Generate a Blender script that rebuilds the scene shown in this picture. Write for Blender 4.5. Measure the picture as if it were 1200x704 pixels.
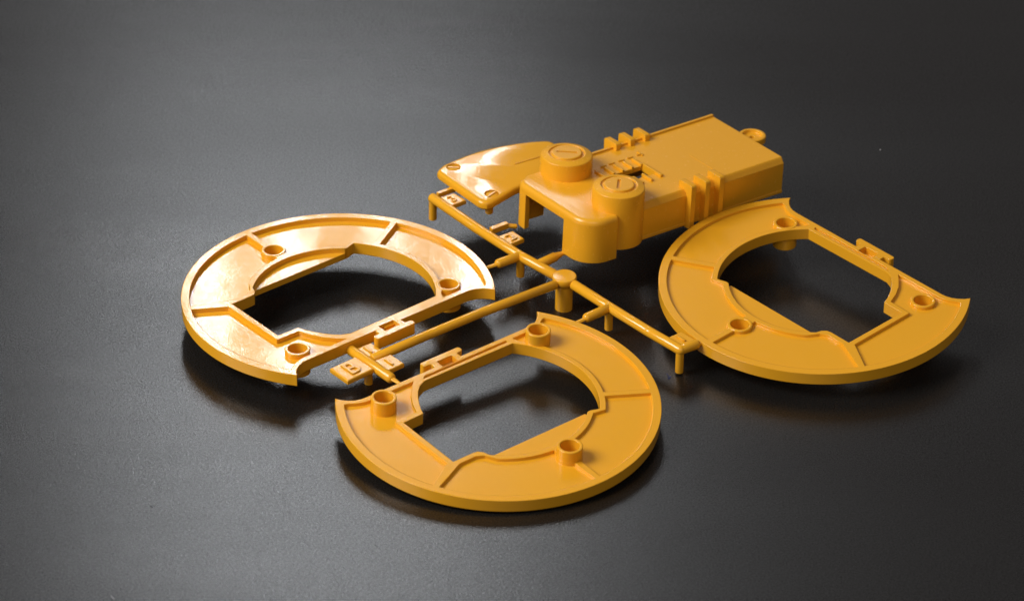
import bpy, bmesh, math
from mathutils import Vector, Matrix
from mathutils.geometry import tessellate_polygon

# ------------------------------------------------------------------ set-up
for o in list(bpy.data.objects):
    bpy.data.objects.remove(o)
sc = bpy.context.scene
COL = sc.collection
S = 0.001                                   # everything is measured in millimetres
R_ = math.radians

# the moulded frame leans a little on the table; TAB brings the table plane level
TA, TB, TC = -7.2, -0.005, -0.058           # table height below the ring plane, mm
nrm = Vector((-TB, -TC, 1)).normalized()
TILT = nrm.rotation_difference(Vector((0, 0, 1))).to_matrix().to_4x4()
P0 = Vector((10.1, 9.3, TA + TB * 10.1 + TC * 9.3))
TAB = TILT @ Matrix.Translation(-P0 * S)

# camera
elev, dist, roll, fpx = R_(33.68888), 754.72266, R_(1.02695), 4609.526
fw = Vector((0, math.cos(elev), -math.sin(elev)))
rt = Vector((1, 0, 0))
up = rt.cross(fw)
rt2 = rt * math.cos(roll) + up * math.sin(roll)
up2 = -rt * math.sin(roll) + up * math.cos(roll)
cm = Matrix((rt2, up2, -fw)).transposed().to_4x4()
cm.translation = -fw * dist * S
cd = bpy.data.cameras.new('camera')
cam = bpy.data.objects.new('camera', cd)
COL.objects.link(cam)
cam.matrix_world = TAB @ cm
cd.sensor_width = 36
cd.lens = 36 * fpx / 1200
cd.clip_start = 0.01
cd.clip_end = 50
cd.dof.use_dof = True
cd.dof.focus_distance = 0.745
cd.dof.aperture_fstop = 36
sc.camera = cam

# world: dim room
w = bpy.data.worlds.new('World')
sc.world = w
w.use_nodes = True
w.node_tree.nodes['Background'].inputs[0].default_value = (1, 0.92, 0.9, 1)
w.node_tree.nodes['Background'].inputs[1].default_value = 0.15

def area(name, az, el, d, sx, sy, power, colour=(1, 1, 1), aim=(0, 0, 0), spread=180, rz=0):
    """az measured clockwise from straight behind the subject, as seen from above"""
    l = bpy.data.lights.new(name, 'AREA')
    l.shape = 'RECTANGLE'
    l.size, l.size_y, l.energy, l.color = sx, sy, power, colour
    l.spread = R_(spread)
    o = bpy.data.objects.new(name, l)
    COL.objects.link(o)
    a, e = R_(az), R_(el)
    p = Vector((math.sin(a) * math.cos(e), math.cos(a) * math.cos(e), math.sin(e))) * d
    o.location = p + Vector(aim)
    o.rotation_euler = (-p).to_track_quat('-Z', 'Y').to_euler()
    if rz:
        o.rotation_euler.rotate_axis('Z', R_(rz))
    return o

# lamp behind and to the left, seen mirrored in the glossy plastic: a soft panel; narrow bright strips are added in front to streak the glare
AIM = (Vector((-0.02, 0, 0)) - Vector((-0.1, 0.86, 0.585))).normalized()
def lamp(name, x, w_, h_, power, fwd=0.0, dz=0.0):
    l = bpy.data.lights.new(name, 'AREA')
    l.shape, l.size, l.size_y = 'RECTANGLE', w_, h_
    l.energy = power
    l.color = (0.93, 0.965, 1.0)
    o = bpy.data.objects.new(name, l)
    COL.objects.link(o)
    o.location = Vector((x, 0.86, 0.585 + dz)) + AIM * fwd
    o.rotation_euler = AIM.to_track_quat('-Z', 'Y').to_euler()
lamp('lamp_panel', -0.098, 0.172, 0.25, 0.22)
for x, p in ((-0.160, 0.18), (-0.122, 0.18), (-0.078, 0.12), (-0.036, 0.22)):
    lamp('glare_strip', x, 0.006, 0.25, p, 0.006)
area('side_lamp', -108, 41, 0.9, 0.45, 0.45, 8.6, (1, 0.97, 0.93))
area('front_fill', 178, 42, 1.4, 0.8, 0.6, 2.6, (1, 0.97, 0.94))  # added weak fill from the camera side, lightens recesses and shaded walls

sc.view_settings.view_transform = 'Standard'
sc.view_settings.look = 'None'
sc.view_settings.exposure = 0
sc.view_settings.gamma = 1
sc.view_settings.use_curve_mapping = False
sc.render.engine = 'CYCLES'
sc.render.resolution_x, sc.render.resolution_y = 1024, 600
sc.cycles.max_bounces = 8

# ------------------------------------------------------------------ materials
def new_mat(name):
    m = bpy.data.materials.new(name)
    m.use_nodes = True
    nt = m.node_tree
    return m, nt, nt.nodes['Principled BSDF']

def N(nt, t, **kw):
    n = nt.nodes.new(t)
    for k, v in kw.items():
        if k.startswith('i_'):
            n.inputs[k[2:].replace('_', ' ')].default_value = v
        else:
            setattr(n, k, v)
    return n

def plastic(name, rough=0.17, grain=0.12, wave=0.08, streak=0.0, gscale=2600.0):
    m, nt, b = new_mat(name)
    L = nt.links.new
    tc = N(nt, 'ShaderNodeTexCoord')
    # colour: amber yellow with very faint flow marks
    n0 = N(nt, 'ShaderNodeTexNoise', i_Scale=60.0, i_Detail=3.0)
    L(tc.outputs['Object'], n0.inputs['Vector'])
    mix = N(nt, 'ShaderNodeMix', data_type='RGBA')
    mix.inputs[6].default_value = (0.79, 0.366, 0.014, 1)
    mix.inputs[7].default_value = (0.82, 0.384, 0.017, 1)
    L(n0.outputs['Fac'], mix.inputs[0])
    L(mix.outputs[2], b.inputs['Base Color'])
    b.inputs['IOR'].default_value = 1.5
    b.inputs['Subsurface Weight'].default_value = 0.0
    # roughness: fine mottling
    n1 = N(nt, 'ShaderNodeTexNoise', i_Scale=900.0, i_Detail=2.0)
    L(tc.outputs['Object'], n1.inputs['Vector'])
    mr = N(nt, 'ShaderNodeMapRange')
    mr.inputs['To Min'].default_value = rough - 0.05
    mr.inputs['To Max'].default_value = rough + 0.06
    L(n1.outputs['Fac'], mr.inputs['Value'])
    L(mr.outputs[0], b.inputs['Roughness'])
    # rounded moulded edges, then mould grain and slow sink marks
    bev = N(nt, 'ShaderNodeBevel', samples=6)
    bev.inputs['Radius'].default_value = 0.00021
    n2 = N(nt, 'ShaderNodeTexNoise', i_Scale=gscale, i_Detail=1.0)
    L(tc.outputs['Object'], n2.inputs['Vector'])
    b1 = N(nt, 'ShaderNodeBump', i_Strength=grain, i_Distance=0.00004)
    L(n2.outputs['Fac'], b1.inputs['Height'])
    L(bev.outputs[0], b1.inputs['Normal'])
    n3 = N(nt, 'ShaderNodeTexNoise', i_Scale=140.0, i_Detail=1.5)
    L(tc.outputs['Object'], n3.inputs['Vector'])
    b2 = N(nt, 'ShaderNodeBump', i_Strength=wave, i_Distance=0.0003)
    L(n3.outputs['Fac'], b2.inputs['Height'])
    L(b1.outputs[0], b2.inputs['Normal'])
    last = b2
    if streak:      # hairline drag marks of the mould, all running one way
        mp = N(nt, 'ShaderNodeMapping')
        mp.inputs['Rotation'].default_value = (0, 0, R_(24))
        mp.inputs['Scale'].default_value = (1.0, 0.12, 1.0)
        L(tc.outputs['Object'], mp.inputs['Vector'])
        n4 = N(nt, 'ShaderNodeTexNoise', i_Scale=520.0, i_Detail=2.0)
        L(mp.outputs[0], n4.inputs['Vector'])
        b3 = N(nt, 'ShaderNodeBump', i_Strength=streak, i_Distance=0.00006)
        L(n4.outputs['Fac'], b3.inputs['Height'])
        L(b2.outputs[0], b3.inputs['Normal'])
        last = b3
    L(last.outputs[0], b.inputs['Normal'])
    return m

PL = plastic('amber_plastic')
PLG = plastic('amber_plastic_glossy', rough=0.075, grain=0.16, wave=0.12, streak=0.10, gscale=2400.0)
PLM = plastic('amber_plastic_satin', rough=0.25, grain=0.12, wave=0.05)
PLT = plastic('amber_plastic_tag', rough=0.15, grain=0.08, wave=0.03)
PLR = plastic('amber_plastic_polished', rough=0.13, grain=0.04, wave=0.06)

def table_material():
    m, nt, b = new_mat('dark_grained_sheet')
    L = nt.links.new
    tc = N(nt, 'ShaderNodeTexCoord')
    n1 = N(nt, 'ShaderNodeTexNoise', i_Scale=3600.0, i_Detail=2.0, i_Roughness=0.7)
    L(tc.outputs['Object'], n1.inputs['Vector'])
    cr = N(nt, 'ShaderNodeValToRGB')
    cr.color_ramp.elements[0].position = 0.3
    cr.color_ramp.elements[0].color = (0.003, 0.003, 0.003, 1)
    cr.color_ramp.elements[1].position = 0.72
    cr.color_ramp.elements[1].color = (0.014, 0.0135, 0.013, 1)
    L(n1.outputs['Fac'], cr.inputs[0])
    L(cr.outputs[0], b.inputs['Base Color'])
    # sheen: wide wiped streaks + grain in the roughness
    mp = N(nt, 'ShaderNodeMapping')
    mp.inputs['Rotation'].default_value = (0, 0, R_(-35))
    mp.inputs['Scale'].default_value = (0.35, 1.6, 1.0)
    L(tc.outputs['Object'], mp.inputs['Vector'])
    big = N(nt, 'ShaderNodeTexNoise', i_Scale=11.0, i_Detail=3.0)
    L(mp.outputs[0], big.inputs['Vector'])
    mr = N(nt, 'ShaderNodeMapRange')
    mr.inputs['From Min'].default_value = 0.3
    mr.inputs['From Max'].default_value = 0.7
    mr.inputs['To Min'].default_value = 0.25
    mr.inputs['To Max'].default_value = 0.325
    L(big.outputs['Fac'], mr.inputs['Value'])
    m2 = N(nt, 'ShaderNodeMapRange')
    m2.inputs['From Min'].default_value = 0.3
    m2.inputs['From Max'].default_value = 0.7
    m2.inputs['To Min'].default_value = -0.04
    m2.inputs['To Max'].default_value = 0.04
    L(n1.outputs['Fac'], m2.inputs['Value'])
    ad = N(nt, 'ShaderNodeMath', operation='ADD')
    L(mr.outputs[0], ad.inputs[0])
    L(m2.outputs[0], ad.inputs[1])
    L(ad.outputs[0], b.inputs['Roughness'])
    bp = N(nt, 'ShaderNodeBump', i_Strength=0.2, i_Distance=0.00004)
    L(n1.outputs['Fac'], bp.inputs['Height'])
    L(bp.outputs[0], b.inputs['Normal'])
    b.inputs['IOR'].default_value = 1.53
    ng = N(nt, 'ShaderNodeTexNoise', i_Scale=2700.0, i_Detail=1.5, i_Roughness=0.6)
    L(tc.outputs['Object'], ng.inputs['Vector'])
    mg = N(nt, 'ShaderNodeMapRange')
    mg.inputs['From Min'].default_value = 0.3
    mg.inputs['From Max'].default_value = 0.7
    mg.inputs['To Min'].default_value = 0.2
    mg.inputs['To Max'].default_value = 0.8
    L(ng.outputs['Fac'], mg.inputs['Value'])
    L(mg.outputs[0], b.inputs['Specular IOR Level'])
    return m

TM = table_material()

# ------------------------------------------------------------------ helpers
ROOT = None

def link(name, me, parent=None, mat=None, mtx=None):
    o = bpy.data.objects.new(name, me)
    COL.objects.link(o)
    if mat is not None and me is not None and not me.materials:
        me.materials.append(mat)
    if parent is not None:
        o.parent = parent
    if mtx is not None:
        m = mtx.copy()
        m.translation = m.translation * S
        o.matrix_local = m
    return o

def smooth(me, ang=38):
    me.polygons.foreach_set('use_smooth', [True] * len(me.polygons))
    me.set_sharp_from_angle(angle=R_(ang))
    me.update()

def finish(bm, name, ang=38):
    bmesh.ops.remove_doubles(bm, verts=bm.verts, dist=1e-7)
    bmesh.ops.recalc_face_normals(bm, faces=bm.faces)
    me = bpy.data.meshes.new(name)
    bm.to_mesh(me)
    bm.free()
    smooth(me, ang)
    return me

def region(bm, loops, z):
    """flat region bounded by loops[0] with the other loops as holes"""
    vs = [[Vector((x, y, z)) for x, y in l] for l in loops]
    tris = tessellate_polygon(vs)
    flat = [v for l in vs for v in l]
    bv = [bm.verts.new(v * S) for v in flat]
    for t in tris:
        if len(set(t)) == 3:
            try:
                bm.faces.new([bv[i] for i in t])
            except ValueError:
                pass

def wall(bm, pts, z0, z1, closed=True):
    n = len(pts)
    lo = [bm.verts.new(Vector((x, y, z0)) * S) for x, y in pts]
    hi = [bm.verts.new(Vector((x, y, z1)) * S) for x, y in pts]
    for i in range(n if closed else n - 1):
        j = (i + 1) % n
        bm.faces.new((lo[i], lo[j], hi[j], hi[i]))

def prism(bm, loops, z0, z1):
    region(bm, loops, z0)
    region(bm, loops, z1)
    for l in loops:
        wall(bm, l, z0, z1)

def box(bm, x0, x1, y0, y1, z0, z1):
    prism(bm, [[(x0, y0), (x1, y0), (x1, y1), (x0, y1)]], z0, z1)

def arc(r, a0, a1, n=24, c=(0, 0)):
    return [(c[0] + r * math.cos(R_(a0 + (a1 - a0) * i / n)), c[1] + r * math.sin(R_(a0 + (a1 - a0) * i / n))) for i in range(n + 1)]

def circle(r, c=(0, 0), n=36):
    return arc(r, 0, 360 - 360 / n, n - 1, c)

def lathe(bm, prof, n=48, c=(0, 0)):
    rings = []
    for r, z in prof:
        if r < 1e-6:
            rings.append([bm.verts.new(Vector((c[0], c[1], z)) * S)])
        else:
            rings.append([bm.verts.new(Vector((c[0] + r * math.cos(2 * math.pi * i / n), c[1] + r * math.sin(2 * math.pi * i / n), z)) * S) for i in range(n)])
    for a, b in zip(rings, rings[1:]):
        for i in range(n):
            j = (i + 1) % n
            if len(a) == 1:
                bm.faces.new((a[0], b[i], b[j]))
            elif len(b) == 1:
                bm.faces.new((a[i], a[j], b[0]))
            else:
                bm.faces.new((a[i], a[j], b[j], b[i]))

def tube(bm, p0, p1, r0, r1=None, n=20, cap0=0.6, cap1=0.6, flat=1.0):
    """round bar with domed ends; flat squashes it vertically"""
    r1 = r0 if r1 is None else r1
    p0, p1 = Vector(p0), Vector(p1)
    d = (p1 - p0).normalized()
    if abs(d.z) > 0.9:
        s = Vector((1, 0, 0))
        t = d.cross(s).normalized()
    else:
        s = d.cross(Vector((0, 0, 1))).normalized()
        t = s.cross(d).normalized()
    prof = []
    for k in range(5):
        a = math.pi / 2 * k / 4
        prof.append((p0 - d * (cap0 * r0 * math.cos(a)), r0 * math.sin(a)))
    for k in range(4, -1, -1):
        a = math.pi / 2 * k / 4
        prof.append((p1 + d * (cap1 * r1 * math.cos(a)), r1 * math.sin(a)))
    rings = []
    for c, r in prof:
        if r < 1e-6:
            rings.append([bm.verts.new(c * S)])
        else:
            rings.append([bm.verts.new((c + s * (r * math.cos(2 * math.pi * i / n)) + t * (r * flat * math.sin(2 * math.pi * i / n))) * S) for i in range(n)])
    for a, b in zip(rings, rings[1:]):
        for i in range(n):
            j = (i + 1) % n
            if len(a) == 1:
                bm.faces.new((a[0], b[i], b[j]))
            elif len(b) == 1:
                bm.faces.new((a[i], a[j], b[0]))
            else:
                bm.faces.new((a[i], a[j], b[j], b[i]))

def mesh_of(builder, name, ang=38):
    bm = bmesh.new()
    builder(bm)
    return finish(bm, name, ang)

def boolean(base, others, name, ang=32):
    """others: list of (mesh, 'UNION' | 'DIFFERENCE'); returns one clean mesh"""
    o = bpy.data.objects.new('work', base)
    COL.objects.link(o)
    tmp = [o]
    for me, op in others:
        t = bpy.data.objects.new('work', me)
        COL.objects.link(t)
        tmp.append(t)
        md = o.modifiers.new('b', 'BOOLEAN')
        md.operation, md.object, md.solver = op, t, 'EXACT'
    dg = bpy.context.evaluated_depsgraph_get()
    dg.update()
    me = bpy.data.meshes.new_from_object(o.evaluated_get(dg))
    me.name = name
    for t in tmp:
        bpy.data.objects.remove(t)
    me.materials.clear()
    smooth(me, ang)
    return me

# ------------------------------------------------------------------ the table
def tb(bm):
    n = 2.5
    vs = [bm.verts.new(v) for v in ((-n, -n, 0), (n, -n, 0), (n, n, 0), (-n, n, 0))]
    bm.faces.new(vs)
tabletop = link('tabletop', mesh_of(tb, 'tabletop'), mat=TM)
tabletop['kind'] = 'structure'

# ------------------------------------------------------------------ the moulded frame
ROOT = bpy.data.objects.new('moulded_parts_frame', None)
COL.objects.link(ROOT)
ROOT.empty_display_size = 0.01
ROOT.matrix_world = TAB
ROOT['label'] = 'amber plastic kit frame of three ring plates, box housing and lid on dark table'
ROOT['category'] = 'plastic kit frame'

# ---- ring plates -------------------------------------------------------------
RH = 30.15
PEGS = [(-18.31, 11.03), (18.31, 11.03), (0, -20.57)]
def fil(dx, dy):      # concave fillet running up into the horn (right side)
    return [(19.3 + dx, 15.28 + dy), (20.4 + dx * 1, 15.40 + dy), (21.5 + dx, 15.78 + dy), (22.5 + dx, 16.45 + dy), (23.4 + dx, 17.35 + dy)]
def mx(l):
    return [(-x, y) for x, y in l][::-1]

def ring_mesh(channel, yf, name):
    zf, zb, zfil = (-0.95, -2.4, -1.1) if not channel else (-0.62, -2.4, -0.85)
    a1 = math.degrees(math.atan2(18.13, 24.18))
    outer = [(-24.0, 18.32)] + mx(fil(0, 0)) + [(-1.9, 15.28), (-1.9, 14.45), (1.6, 14.45), (1.6, 15.28)] + fil(0, 0) + [(24.0, 18.32)]
    outer += arc(RH, a1, -180 - a1, 120)
    top_a = [(-13.6, 13.05)]
    arc_main = arc(18.75, 136.8, 223, 32)
    step = [(-12.9, -12.55), (-11.9, -12.2)]
    arc_small = arc(16.6, 227.5, 314.5, 30)
    tail = [(12.0, -10.6), (12.7, -9.85), (13.6, -9.66), (18.21, -9.66), (18.3, 5.0), (13.64, 5.13),
            (13.1, 6.6), (12.3, 8.1), (11.3, 9.7), (10.2, 11.1), (8.9, 12.3), (7.2, 13.05)]
    hole_top = arc_main + step + arc_small + tail
    sm0, sm1 = arc_small[0], arc_small[-1]
    hole_bot = arc_main + step + [(-11.2, yf), (11.45, yf)] + tail
    def rib(angle, r, side, hw=0.62):
        a = angle + side * math.degrees(math.asin(hw / r))
        return a
    ro, ri, rj = 28.55, 19.85, 17.7
    A1, A2, A3 = 209.5, 270.0, -28.3 + 360
    p1 = [(-14.6, 14.1), (-19.9, 14.2), (-21.6, 14.7), (-23.0, 15.6), (-23.7, 15.85)]
    p1 += arc(ro, 147.0, rib(A1, ro, -1), 30)
    p1 += arc(ri, rib(A1, ri, -1), 139.5, 30)
    pb = PEGS[2]
    rp = 2.45
    def peg_bulge(side):
        # walks round the peg on rib 2 on one side, from the outer rib to the inner rim
        pts = []
        for i in range(9):
            a = -90 + side * (16 + (148 - 16) * i / 8)
            pts.append((pb[0] + rp * math.cos(R_(a)), pb[1] + rp * math.sin(R_(a))))
        return pts
    p2 = arc(ro, rib(A1, ro, 1), rib(A2, ro, -1), 30)
    p2 += peg_bulge(-1)
    p2 += arc(rj, 266, 228, 16)
    p2 += arc(ri, 223.5, rib(A1, ri, 1), 6)
    p3 = arc(rj, 274, 309, 14) + [(12.4, -11.6), (13.9, -10.75), (17.55, -10.75)]
    p3 += [(ro * math.cos(R_(rib(A3, ro, -1))), ro * math.sin(R_(rib(A3, ro, -1))))]
    p3 += arc(ro, rib(A3, ro, -1) - 1, rib(A2, ro, 1), 30)
    p3 += peg_bulge(1)
    p4 = arc(ro, rib(A3, ro, 1) - 360, 33.0, 30)
    p4 += [(23.7, 15.85), (23.0, 15.6), (21.6, 14.7), (19.9, 14.2), (9.0, 14.15), (10.4, 12.8), (12.0, 11.0), (13.3, 8.8), (14.35, 6.2), (19.35, 6.05), (19.35, -9.3)]
    pockets = [p1, p2, p3, p4]
    bar = []
    if channel:
        bar = [[(-13.2, 14.3), (-13.0, 13.65), (7.0, 13.65), (6.2, 14.3)]]
    cut = [circle(2.1, p, 28) for p in PEGS]
    bm = bmesh.new()
    region(bm, [outer, hole_top] + pockets + bar + [cut[2]], 0)
    region(bm, [p1, cut[0]], zf)
    region(bm, [p2], zf)
    region(bm, [p3], zf)
    region(bm, [p4, cut[1]], zf)
    for l in pockets:
        wall(bm, l, 0, zf)
    for l in bar:
        region(bm, [l], -0.55)
        wall(bm, l, 0, -0.55)
    wall(bm, outer, 0, zb)
    region(bm, [outer, hole_bot] + cut, zb)
    # inner wall of the opening, and the lower web that squares it off
    wall(bm, arc_main + step + [arc_small[0]], 0, zb, False)
    wall(bm, [arc_small[-1]] + tail + [arc_main[0]], 0, zb, False)
    wall(bm, arc_small, 0, zfil, False)
    web = arc_small + [(11.45, yf), (-11.2, yf)]
    region(bm, [web], zfil)
    wall(bm, [arc_small[0], (-11.2, yf), (11.45, yf), arc_small[-1]], zfil, zb, False)
    me = finish(bm, name, 30)
    return me

def peg_mesh(zt, zb, depth, name):
    ro, ri = 2.4, 1.78
    def b(bm):
        lathe(bm, [(0, zb), (ro, zb), (ro, zt - 0.12), (ro - 0.12, zt), (ri + 0.1, zt), (ri, zt - 0.1), (ri, depth), (0, depth)], 40)
    return mesh_of(b, name)

def clip_mesh():
    def b(bm):
        out = [(-1.9, 15.28), (-3.15, 15.28), (-3.15, 16.45), (-3.5, 16.62), (-4.4, 16.62), (-4.65, 16.9), (-4.65, 17.65), (-4.35, 17.95),
               (4.35, 17.95), (4.65, 17.65), (4.65, 16.9), (4.4, 16.62), (3.4, 16.62), (3.05, 16.45), (3.05, 15.28), (1.6, 15.28), (1.6, 16.55), (-1.9, 16.55)]
        prism(bm, [out[::-1]], -2.4, 0)
        box(bm, -1.9, 1.6, 14.45, 16.55, -2.4, -1.5)
        box(bm, -1.9, 0.4, 14.45, 14.95, -1.5, -0.55)
    return mesh_of(b, 'clip', 30)

ring_up = ring_mesh(False, -12.2, 'ring_plate')
ring_ch = ring_mesh(True, -11.6, 'ring_plate_channelled')
peg_low = peg_mesh(0.12, -5.0, -3.2, 'peg')
peg_tall = peg_mesh(2.3, -2.4, -1.2, 'peg_tall')
clip_me = clip_mesh()
clip_rib = clip_me

def ring(th_deg, kind, centre, tilt, me, peg, label, mat):
    th = R_(th_deg)
    u = Vector((math.cos(th), math.sin(th), 0))
    v = Vector((-math.sin(th), math.cos(th), 0))
    ax, ay = {'left': (-v, u), 'right': (u, v), 'front': (-v, -u)}[kind]
    tx, ty = math.tan(R_(tilt[0])), math.tan(R_(tilt[1]))
    X = Vector((ax.x, ax.y, ax.x * tx + ax.y * ty)).normalized()
    Y = Vector((ay.x, ay.y, ay.x * tx + ay.y * ty)).normalized()
    Z = Vector((-tx, -ty, 1)).normalized()
    m = Matrix((X, Y, Z)).transposed().to_4x4()
    m.translation = Vector((centre[0], centre[1], 0))
    flip = kind == 'front'
    if flip:      # this plate is the mirror-image twin of the others: mirror the mesh, keep a plain rotation
        mm = me.copy()
        mm.transform(Matrix.Scale(-1, 4, (1, 0, 0)))
        mm.flip_normals()
        me = mm
        m = Matrix((-X, Y, Z)).transposed().to_4x4()
        m.translation = Vector((centre[0], centre[1], 0))
    o = link('ring_plate', me, ROOT, mat, m)
    o['label'] = label
    for (px, py) in PEGS:
        link('peg', peg, o, mat, Matrix.Translation((-px if flip else px, py, 0)))
    cmx = Matrix.Identity(4)
    cme = clip_me
    if flip:
        cme = clip_me.copy()
        cme.transform(Matrix.Scale(-1, 4, (1, 0, 0)))
        cme.flip_normals()
        cmx = Matrix.Translation((0, 0.0, 0))
    link('clip', cme, o, mat, cmx)
    return o

TH = -51.5196
ring(TH + 2.17, 'left', (-33.42, 1.62), (0.47, -2.10), ring_up, peg_low, 'ring plate catching a bright glare, beside the letter tag', PLG)
ring(TH + 4.97, 'right', (58.44, 8.00), (0.74, 1.05), ring_ch, peg_low, 'ring plate in front of the housing, low bosses, no glare', PL)
ring(TH + 0.91, 'front', (-2.14, -33.53), (-1.26, 1.05), ring_ch, peg_tall, 'foremost ring plate, with three tall hollow pegs', PL)

# ---- runners -----------------------------------------------------------------
ZR = -1.2
def runner(pts, r=1.0, name='runner', caps=(0.6, 0.6), mat=PLR, extra=None):
    def b(bm):
        for i in range(len(pts) - 1):
            p, q = pts[i], pts[i + 1]
            p = p if len(p) == 3 else (p[0], p[1], ZR)
            q = q if len(q) == 3 else (q[0], q[1], ZR)
            tube(bm, p, q, r, cap0=caps[0] if i == 0 else 1, cap1=caps[1] if i == len(pts) - 2 else 1)
        if extra:
            extra(bm)
    return link(name, mesh_of(b, name, 50), ROOT, mat)

def gate(parent, p, q, r0=0.5, r1=0.35, flat=0.6):
    def b(bm):
        tube(bm, p, q, r0, r1, n=10, cap0=0, cap1=0, flat=flat)
    return link('gate', mesh_of(b, 'gate', 50), parent, PL)

def leg(parent, x, y, zb=-6.2, r=0.80):
    def b(bm):
        lathe(bm, [(0, zb), (r - 0.1, zb), (r, zb + 0.1), (r, ZR), (0, ZR)], 20)
    return link('leg', mesh_of(b, 'leg'), parent, PL, Matrix.Translation((x, y, 0)))

main_a = runner([(-16.25, 38.25), (-7.3, 27.4), (1.4, 17.6), (8.3, 10.9)], 1.02, caps=(0.7, 0.2))
leg(main_a, -16.2, 38.2)
leg(main_a, 1.52, 17.2, -5.7)
main_b = runner([(11.9, 7.7), (18.7, 0.1), (26.2, -8.1), (32.0, -14.0)], 1.02, caps=(0.3, 1))
leg(main_b, 18.7, -0.1)
leg(main_b, 31.95, -14.1)
end_stub = runner([(32.0, -14.0), (35.1, -12.0)], 0.98, caps=(1, 0.6))
gate(end_stub, (35.1, -12.0, -1.2), (37.2, -10.6, -1.3), 0.75, 0.55)
stub_l = runner([(1.35, 17.5), (-2.7, 14.7)], 0.95, caps=(0.3, 0.9))
gate(stub_l, (-2.9, 14.5, -1.2), (-5.2, 13.0, -1.2), 0.5, 0.5)
stub_h = runner([(4.7, 14.2), (8.2, 17.4)], 0.98, caps=(0.3, 0.3))
gate(stub_h, (8.0, 17.2, -1.2), (9.9, 18.9, -1.2), 0.95, 0.4, 1.0)
gate(stub_h, (9.7, 18.6, -1.1), (12.2, 19.6, -1.1), 0.55, 0.6, 0.9)
stub_f = runner([(18.6, -0.2), (14.4, -3.7)], 0.95, caps=(0.3, 0.9))
gate(stub_f, (14.3, -3.9, -1.2), (12.2, -5.7, -1.2), 0.5, 0.5)
branch = runner([(8.3, 7.6), (-5.7, -2.5), (-16.1, -10.7), (-26.1, -18.9)], 0.93, caps=(0.2, 0.2))
cross = runner([(-31.5, -14.6), (-22.4, -25.0)], 1.02, caps=(0.8, 0.8))
leg(cross, -26.75, -20.1)
gate(cross, (-31.6, -14.5, -1.0), (-33.4, -12.6, -1.0), 0.7, 0.6)
gate(cross, (-22.2, -25.2, -1.1), (-20.6, -27.1, -1.0), 0.6, 0.4)

def hub_b(bm):
    lathe(bm, [(0, -8.05), (1.55, -8.05), (1.7, -7.9), (1.72, -2.2), (1.9, -2.0), (2.35, -1.2), (2.4, -0.45), (2.25, -0.2), (1.2, -0.12), (0, -0.16)], 40)
hub = link('sprue_hub', mesh_of(hub_b, 'sprue_hub'), ROOT, PL, Matrix.Translation((10.1, 9.3, 0)))
hub['label'] = 'round hub with a flat cut top where the runners cross, standing on a thick leg'

# flat gates to the lid and to the housing column
def bar_prism(bm, pts, w, z0, z1):
    for (x0, y0), (x1, y1) in zip(pts, pts[1:]):
        d = Vector((x1 - x0, y1 - y0)).normalized()
        n = Vector((-d.y, d.x)) * w / 2
        prism(bm, [[(x0 + n.x, y0 + n.y), (x0 - n.x, y0 - n.y), (x1 - n.x, y1 - n.y), (x1 + n.x, y1 + n.y)]], z0, z1)
def lg(bm):
    bar_prism(bm, [(-15.3, 39.2), (-11.6, 41.9), (-9.8, 41.6)], 0.75, -1.6, -0.6)
link('gate', mesh_of(lg, 'lid_gate'), ROOT, PL)
def cg(bm):
    bar_prism(bm, [(-4.4, 26.4), (-1.2, 28.7)], 1.0, -1.75, -0.55)
    tube(bm, (-1.2, 28.6, -1.25), (0.5, 28.7, -1.5), 0.45, 0.5, n=10)
link('gate', mesh_of(cg, 'column_gate'), ROOT, PL)

# ---- number and letter tags ----------------------------------------------------
def text_mesh(ch, size):
    c = bpy.data.curves.new('glyph', 'FONT')
    c.body = ch
    c.size = size
    c.extrude = 0.2
    c.align_x = 'CENTER'
    c.align_y = 'CENTER'
    c.offset = 0.045
    c.resolution_u = 6
    o = bpy.data.objects.new('glyph', c)
    COL.objects.link(o)
    dg = bpy.context.evaluated_depsgraph_get()
    dg.update()
    me = bpy.data.meshes.new_from_object(o.evaluated_get(dg))
    bpy.data.objects.remove(o)
    # centre on its own bounds
    xs = [v.co.x for v in me.vertices]
    ys = [v.co.y for v in me.vertices]
    me.transform(Matrix.Translation((-(min(xs) + max(xs)) / 2, -(min(ys) + max(ys)) / 2, 0)))
    me.transform(Matrix.Scale(S, 4))
    me.materials.clear()
    return me

def tag(corners, ch, size, zt=-0.6, th=0.95, mat=None, sx=1.0):
    cx = sum(c[0] for c in corners) / 4
    cy = sum(c[1] for c in corners) / 4
    def b(bm):
        # small chamfer round the top
        lo = [(x - cx, y - cy) for x, y in corners]
        hi = [(x * 0.93, y * 0.93) for x, y in lo]
        n = 4
        L0 = [bm.verts.new(Vector((x, y, -th)) * S) for x, y in lo]
        L1 = [bm.verts.new(Vector((x, y, -0.18)) * S) for x, y in lo]
        L2 = [bm.verts.new(Vector((x, y, 0)) * S) for x, y in hi]
        for a, c in ((L0, L1), (L1, L2)):
            for i in range(n):
                bm.faces.new((a[i], a[(i + 1) % n], c[(i + 1) % n], c[i]))
        bm.faces.new(L2)
        bm.faces.new(L0)
    t = link('number_tag' if ch.isdigit() else 'letter_tag', mesh_of(b, 'tag', 20), ROOT, mat or PLT, Matrix.Translation((cx, cy, zt)))
    # glyphs stand with their heads towards the upper left runner end
    a = R_(-48)
    upv = Vector((-math.cos(a), -math.sin(a), 0))
    rv = Vector((-math.sin(a), math.cos(a), 0))
    m = Matrix((rv * sx, upv, Vector((0, 0, 1)))).transposed().to_4x4()
    m.translation = Vector((0, 0, 0.1))
    me = text_mesh(ch, size)
    link('letter' if ch.isalpha() else 'digit', me, t, PL, m)
    return t

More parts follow.
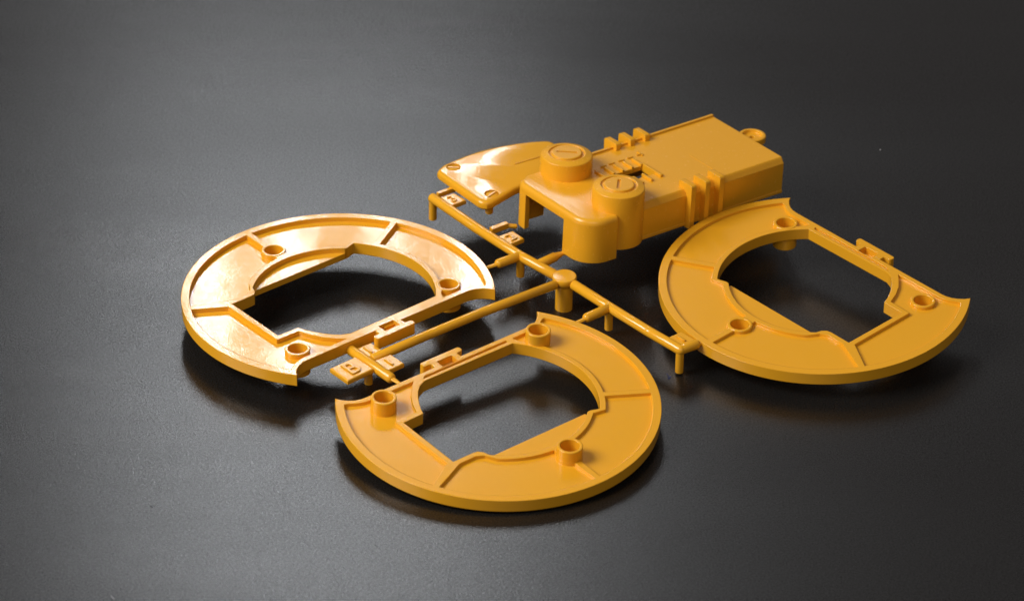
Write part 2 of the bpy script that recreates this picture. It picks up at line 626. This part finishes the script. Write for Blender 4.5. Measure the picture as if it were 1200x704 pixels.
tag([(-33.85, -22.99), (-29.2, -19.0), (-25.6, -22.9), (-30.29, -27.02)], 'B', 5.0)['label'] = 'square tag with a raised letter B'
tag([(-30.0, -16.9), (-26.51, -14.3), (-24.0, -16.9), (-27.2, -19.5)], '1', 3.4)['label'] = 'tag with a raised 1 beside the glossy ring plate'
tag([(-25.9, -20.4), (-22.6, -18.0), (-20.0, -20.93), (-23.1, -23.6)], '1', 3.4)['label'] = 'tag with a raised 1 beside the foremost ring plate'
tag([(-14.9, 37.5), (-12.0, 39.3), (-9.5, 36.79), (-12.6, 34.4)], '3', 3.2)['label'] = 'tag with a raised 3 under the lid'
tag([(-3.2, 23.5), (-0.1, 25.7), (2.2, 23.01), (-0.9, 20.4)], '2', 3.2)['label'] = 'tag with a raised 2 beside the housing'
tag([(29.4, -11.03), (32.3, -8.7), (35.0, -11.5), (32.1, -14.2)], '1', 2.9, zt=-0.55)['label'] = 'tag with a raised 1 at the end of the long runner'

# ---- lid -------------------------------------------------------------------------
LID = [(-15.35, 46.0), (-15.5, 45.2), (-15.1, 44.3), (-7.2, 34.3), (-6.3, 33.6), (-5.3, 33.4), (-4.3, 33.9), (0.1, 39.0), (8.4, 46.4), (10.4, 49.2), (10.2, 52.6),
       (8.6, 56.0), (8.0, 57.1), (7.1, 57.75), (6.0, 57.85), (2.9, 57.35), (0.2, 56.6), (-2.3, 55.7), (-5.0, 54.6), (-7.5, 53.2), (-10.1, 51.4), (-12.6, 49.35), (-14.5, 47.6)]
LID = LID[::-1]
def offset_loop(l, d):
    n = len(l)
    out = []
    for i in range(n):
        a, b, c = Vector(l[i - 1]), Vector(l[i]), Vector(l[(i + 1) % n])
        e1, e2 = (b - a).normalized(), (c - b).normalized()
        n1, n2 = Vector((-e1.y, e1.x)), Vector((-e2.y, e2.x))
        m = (n1 + n2).normalized()
        k = d / max(0.5, m.dot(n1))
        out.append((b.x + m.x * k, b.y + m.y * k))
    return out
def area2(l):
    return sum(l[i - 1][0] * l[i][1] - l[i][0] * l[i - 1][1] for i in range(len(l)))
if area2(LID) < 0:
    LID = LID[::-1]
def stack(bm, levels):
    """levels: list of (loop, z) of equal length, bottom to top, capped"""
    rows = [[bm.verts.new(Vector((x, y, z)) * S) for x, y in l] for l, z in levels]
    n = len(rows[0])
    for a, b in zip(rows, rows[1:]):
        for i in range(n):
            bm.faces.new((a[i], a[(i + 1) % n], b[(i + 1) % n], b[i]))
    region(bm, [levels[0][0]], levels[0][1])
    region(bm, [levels[-1][0]], levels[-1][1])
LT = 0.9
def lidb(bm):
    stack(bm, [(offset_loop(LID, 0.25), LT - 1.8), (LID, LT - 1.5), (LID, LT - 0.7), (offset_loop(LID, 0.08), LT - 0.4), (offset_loop(LID, 0.27), LT - 0.17), (offset_loop(LID, 0.55), LT - 0.04), (offset_loop(LID, 0.85), LT)])
SCR = [(-12.25, 46.7), (-4.45, 36.9)]
def cyl_me(r, c, z0, z1, n=40):
    return mesh_of(lambda bm: lathe(bm, [(0, z0), (r, z0), (r, z1), (0, z1)], n, c), 'c')
lid_me = boolean(mesh_of(lidb, 'lid', 50), [(cyl_me(1.42, c, LT - 0.55, LT + 2), 'DIFFERENCE') for c in SCR], 'lid')
lid = link('lid', lid_me, ROOT, PLG)
lid['label'] = 'curved lid plate with two slotted screw heads and a bright glare'
for c, an in zip(SCR, (-3, 52)):
    def sb(bm):
        lathe(bm, [(0, -0.56), (1.28, -0.56), (1.28, -0.3), (1.2, -0.24), (0, -0.22)], 32)
        box(bm, -1.25, 1.25, -0.2, 0.2, -0.3, -0.02)
    link('screw_head', mesh_of(sb, 'screw_head'), lid, PL, Matrix.Translation((c[0], c[1], LT)) @ Matrix.Rotation(R_(an), 4, 'Z'))
def lp(bm):
    lathe(bm, [(0, -1.9), (0.75, -1.9), (0.8, -1.8), (0.8, 0), (0, 0)], 20)
link('locating_pin', mesh_of(lp, 'locating_pin'), lid, PL, Matrix.Translation((-4.9, 35.6, LT - 1.75)))
link('locating_pin', bpy.data.meshes['locating_pin'], lid, PL, Matrix.Translation((-12.4, 45.6, LT - 1.75)))
def lr(bm):
    bar_prism(bm, [(0.0, 48.2), (8.9, 53.3)], 0.28, -0.3, 0.16)
link('ridge', mesh_of(lr, 'ridge'), lid, PLG, Matrix.Translation((0, 0, LT)))

# ---- housing ---------------------------------------------------------------------
HM = Matrix(((0.6142525739631217, 0.7888050953063175, 0.02191567928381381), (-0.7876710794312206, 0.6112202716103319, 0.07735664289670165), (0.04762400662833191, -0.06477886377039509, 0.9967625859758588))).to_4x4()
HM.translation = Vector((10.2357, 36.3248, 7.0))
def plate_levels():
    # (x, y, inset direction x, inset direction y, class)
    P = []
    P.append((-2.75, 40.1, 0, 0, 'n'))
    P.append((-2.75, -8.0, 1, 0, 'e'))
    for k in range(1, 9):
        a = R_(180 + 90 * k / 8)
        P.append((0.05 + 2.8 * math.cos(a), -8.0 + 2.8 * math.sin(a), -math.cos(a), -math.sin(a), 'f'))
    for k in range(0, 11):
        a = R_(270 + 90 * k / 10)
        P.append((15.7 + 5.2 * math.cos(a), -5.6 + 5.2 * math.sin(a), -math.cos(a), -math.sin(a), 'f'))
    P.append((20.9, -3.35, -1, 0, 'f'))
    P.append((18.0, -3.35, 0, 0, 'n'))
    P.append((18.0, 3.0, 0, 0, 'n'))
    P.append((19.9, 3.0, -1, 0, 'r'))
    P.append((19.9, 40.1, -1, 0, 'r'))
    ins = dict(n=(0, 0, 0, 0, 0, 0), e=(0, 0, 0, 0.05, .2, .4), f=(0, 0, 0.06, 0.28, 0.6, 1.0), r=(-0.02, 0, 0.3, 0.55, 0.75, 0.9))
    zs = (-1.9, -1.15, -0.75, -0.35, -0.1, 0.0)
    return [([(x + dx * ins[c][i], y + dy * ins[c][i]) for x, y, dx, dy, c in P], z) for i, z in enumerate(zs)]
base = mesh_of(lambda bm: stack(bm, plate_levels()), 'plate', 60)
def rbox(*a):
    return mesh_of(lambda bm: box(bm, *a), 'bx')
def c_shape(outer_pts, z0, z1):
    return mesh_of(lambda bm: prism(bm, [outer_pts], z0, z1), 'cs')
lobe_r = [(13.2, -10.8)] + [(15.7 + 5.2 * math.cos(R_(270 + 9 * k)), -5.6 + 5.2 * math.sin(R_(270 + 9 * k))) for k in range(11)] + [(20.9, -3.35), (19.5, -3.35)] + \
         [(15.7 + 3.8 * math.cos(R_(360 - 9 * k)), -5.6 + 3.8 * math.sin(R_(360 - 9 * k))) for k in range(11)] + [(13.2, -9.4)]
lobe_l = [(1.1, -10.8), (0.05, -10.8)] + [(0.05 + 2.8 * math.cos(R_(270 - 11.25 * k)), -8.0 + 2.8 * math.sin(R_(270 - 11.25 * k))) for k in range(1, 9)] + [(-2.75, -3.9), (-1.55, -3.9), (-1.55, -8.4), (-0.2, -9.7), (1.1, -9.7)]
right_wall = [(19.95, 2.0), (20.05, 40.1), (18.6, 40.1), (18.6, 2.0)]
TY = (4.4, 6.8, 9.1, 11.5, 13.85)
hsg = boolean(base, [
    (c_shape(lobe_r, -9.3, -1.0), 'UNION'),
    (c_shape(lobe_l[::-1], -9.5, -1.0), 'UNION'),
    (rbox(18.55, 19.92, 2.0, 40.1, -7.75, -1.2), 'UNION'),
    (rbox(18.75, 20.05, 2.0, 40.1, -7.75, -7.15), 'UNION'),
    (rbox(-2.75, -1.45, 0.5, 40.1, -7.75, -0.6), 'UNION'),
    (rbox(-2.75, -2.15, 0.5, 40.1, -1.0, 0.4), 'UNION'),
    (rbox(-1.9, 19.0, 38.7, 40.1, -7.75, -1.0), 'UNION'),
    (rbox(4.5, 13.5, 2.0, 17.0, -6, -1.0), 'DIFFERENCE'),
    (rbox(6.75, 10.7, 3.0, 14.6, -6, 3), 'DIFFERENCE'),
], 'housing')
housing = link('housing', hsg, ROOT, PLM, HM)
housing['label'] = 'box-shaped housing with two round knobs, side fins and a toothed slot'

KP = [(5.18, 3.25), (5.12, 3.5), (4.95, 3.62), (3.75, 4.0), (3.55, 3.95), (3.5, 3.72), (3.05, 3.72), (2.98, 4.08), (2.85, 4.16), (0, 4.16)]
def knob(x, y, zb, ang, length):
    def kb(bm):
        lathe(bm, [(0, zb), (5.18, zb), (5.18, -0.3)] + KP, 96)
    def sl(bm):
        box(bm, -length / 2, length / 2, -0.33, 0.33, 3.85, 5)
    s = mesh_of(sl, 's')
    s.transform(Matrix.Rotation(R_(ang), 4, 'Z'))
    me = boolean(mesh_of(kb, 'knob'), [(s, 'DIFFERENCE')], 'knob', 14)
    return link('knob', me, housing, PLM, Matrix.Translation((x, y, 0)))
knob(0, 0, -1.85, 49, 4.1)['label'] = 'far knob, slot lying sideways'
knob(16.34, 0.17, -7.75, 138, 3.7)['label'] = 'near knob, running down the side wall'

# fins clasping both long edges
fin_prof = [(17.45, -0.6), (17.45, 1.0), (17.55, 1.3), (17.8, 1.42), (20.9, 1.42), (21.25, 1.3), (21.4, 0.95), (21.4, -7.6), (21.3, -7.95), (21.0, -8.1), (19.7, -8.1), (19.7, -0.6)]
def fin_mesh(mirror):
    def b(bm):
        pts = [((16.35 - x) if mirror else x, z) for x, z in fin_prof]
        if mirror:
            pts = pts[::-1]
        n = len(pts)
        t = 0.58
        levels = []
        cx = sum(p[0] for p in pts) / n
        a = [bm.verts.new(Vector((x, -t, z)) * S) for x, z in pts]
        c = [bm.verts.new(Vector((x, t, z)) * S) for x, z in pts]
        for i in range(n):
            bm.faces.new((a[i], a[(i + 1) % n], c[(i + 1) % n], c[i]))
        for row, y in ((a, -t), (c, t)):
            vs = [Vector((x, z, 0)) for x, z in pts]
            for tri in tessellate_polygon([vs]):
                bm.faces.new([row[k] for k in tri])
    return mesh_of(b, 'fin', 50)
fr, fl = fin_mesh(False), fin_mesh(True)
for y in (15.3, 18.95, 22.6):
    link('fin', fr, housing, PL, Matrix.Translation((0, y, 0)))
for y in (14.3, 18.0, 21.8):
    link('fin', fl, housing, PL, Matrix.Translation((0, y, 0)))
# teeth of the slot
tooth = mesh_of(lambda bm: box(bm, 3.8, 6.9, -0.2, 0.22, -0.9, 0.5), 'tooth')
for y in TY:
    link('tooth', tooth, housing, PL, Matrix.Translation((0, y, 0)))
for y in TY[2:4]:
    link('tooth', tooth, housing, PL, Matrix.Translation((6.25, y - 0.1, 0)))
end_bar = mesh_of(lambda bm: box(bm, 6.75, 12.7, -0.25, 0.35, -1.2, 0.5), 'end_bar')
link('end_bar', end_bar, housing, PL, Matrix.Translation((0, 14.2, 0)))
tooth_s = mesh_of(lambda bm: box(bm, 10.5, 13.4, -0.25, 0.25, -1.4, 0.5), 'tooth_short')
# short dashes of the raised scale beside the teeth
dash = mesh_of(lambda bm: box(bm, -0.16, 0.16, -0.75, 0.5, -0.5, 0.26), 'scale_mark')
for y in (7.35, 9.45, 11.9, 14.2, 16.6):
    link('scale_mark', dash, housing, PL, Matrix.Translation((2.9, y, 0)) @ Matrix.Rotation(R_(-8), 4, 'Z'))
link('scale_mark', mesh_of(lambda bm: box(bm, -0.9, 0.9, -0.15, 0.15, -0.5, 0.26), 'scale_mark_long'), housing, PL, Matrix.Translation((2.6, 16.9, 0)))
# faint parting line across the top
link('ridge', mesh_of(lambda bm: box(bm, 8.3, 18.4, -0.06, 0.06, -0.4, 0.06), 'parting_line'), housing, PL, Matrix.Translation((0, 25.0, 0)))
# ring-shaped tab at the far end
def tabb(bm):
    lathe(bm, [(0.5, -1.5), (0.5, -0.6), (1.75, -0.6), (1.95, -0.5), (2.05, 0), (2.6, 0), (2.8, -0.15), (2.8, -1.35), (2.65, -1.5), (0.5, -1.5)], 48)
link('mounting_eye', mesh_of(tabb, 'mounting_eye', 20), housing, PL, Matrix.Translation((8.15, 41.75, -0.12)))

# ------------------------------------------------------------------ specks of dust on the table
def world_pt(x, y):      # table point below a place given in the frame's own millimetres
    p = TAB @ Vector((x * S, y * S, (TA + TB * x + TC * y) * S))
    return p
def fibre(name, pts, r, colour, label, cat):
    m, nt, b = new_mat(name)
    b.inputs['Base Color'].default_value = colour
    b.inputs['Roughness'].default_value = 0.7
    c = world_pt(*pts[0])
    def bb(bm):
        q = [((world_pt(x, y) - c) / S) for x, y in pts]
        for i in range(len(q) - 1):
            a, d = Vector(q[i]), Vector(q[i + 1])
            a.z = r + 0.12 * (i % 2)
            d.z = r + 0.12 * ((i + 1) % 2)
            tube(bm, a, d, r, n=8)
    o = link(name, mesh_of(bb, name, 60), mat=m)
    o.location = c
    o['label'] = label
    o['category'] = cat
    return o
fibre('lint_fibre', [(29.6, -14.3), (29.75, -14.9), (29.95, -15.4), (30.45, -15.6), (30.1, -15.85), (29.75, -16.1), (30.1, -16.3)], 0.045, (0.02, 0.04, 0.22, 1), 'tiny curled dark blue fibre on the table near the long runner end', 'lint')
fibre('hair', [(-40.72, -57.15), (-40.75, -58.4), (-40.64, -59.77), (-40.48, -60.9), (-40.22, -61.97), (-39.7, -63.3)], 0.03, (0.01, 0.01, 0.012, 1), 'short thin curved dark hair on the table left of the foremost ring', 'hair')
fibre('dust_speck', [(-64.2, -63.4), (-64.0, -63.7), (-63.6, -63.8)], 0.08, (0.01, 0.01, 0.01, 1), 'small dark speck alone on the lower left of the table', 'dust')
fibre('dust_speck', [(-68.3, -91.8), (-68.0, -92.4), (-67.6, -92.9)], 0.05, (0.3, 0.3, 0.3, 1), 'pale sliver of dust at the bottom left edge of the picture', 'dust')
fibre('dust_speck', [(76.7, 77.4), (76.8, 77.35)], 0.06, (0.7, 0.7, 0.7, 1), 'tiny white grain of dust on the dark table behind the ring at right', 'dust')
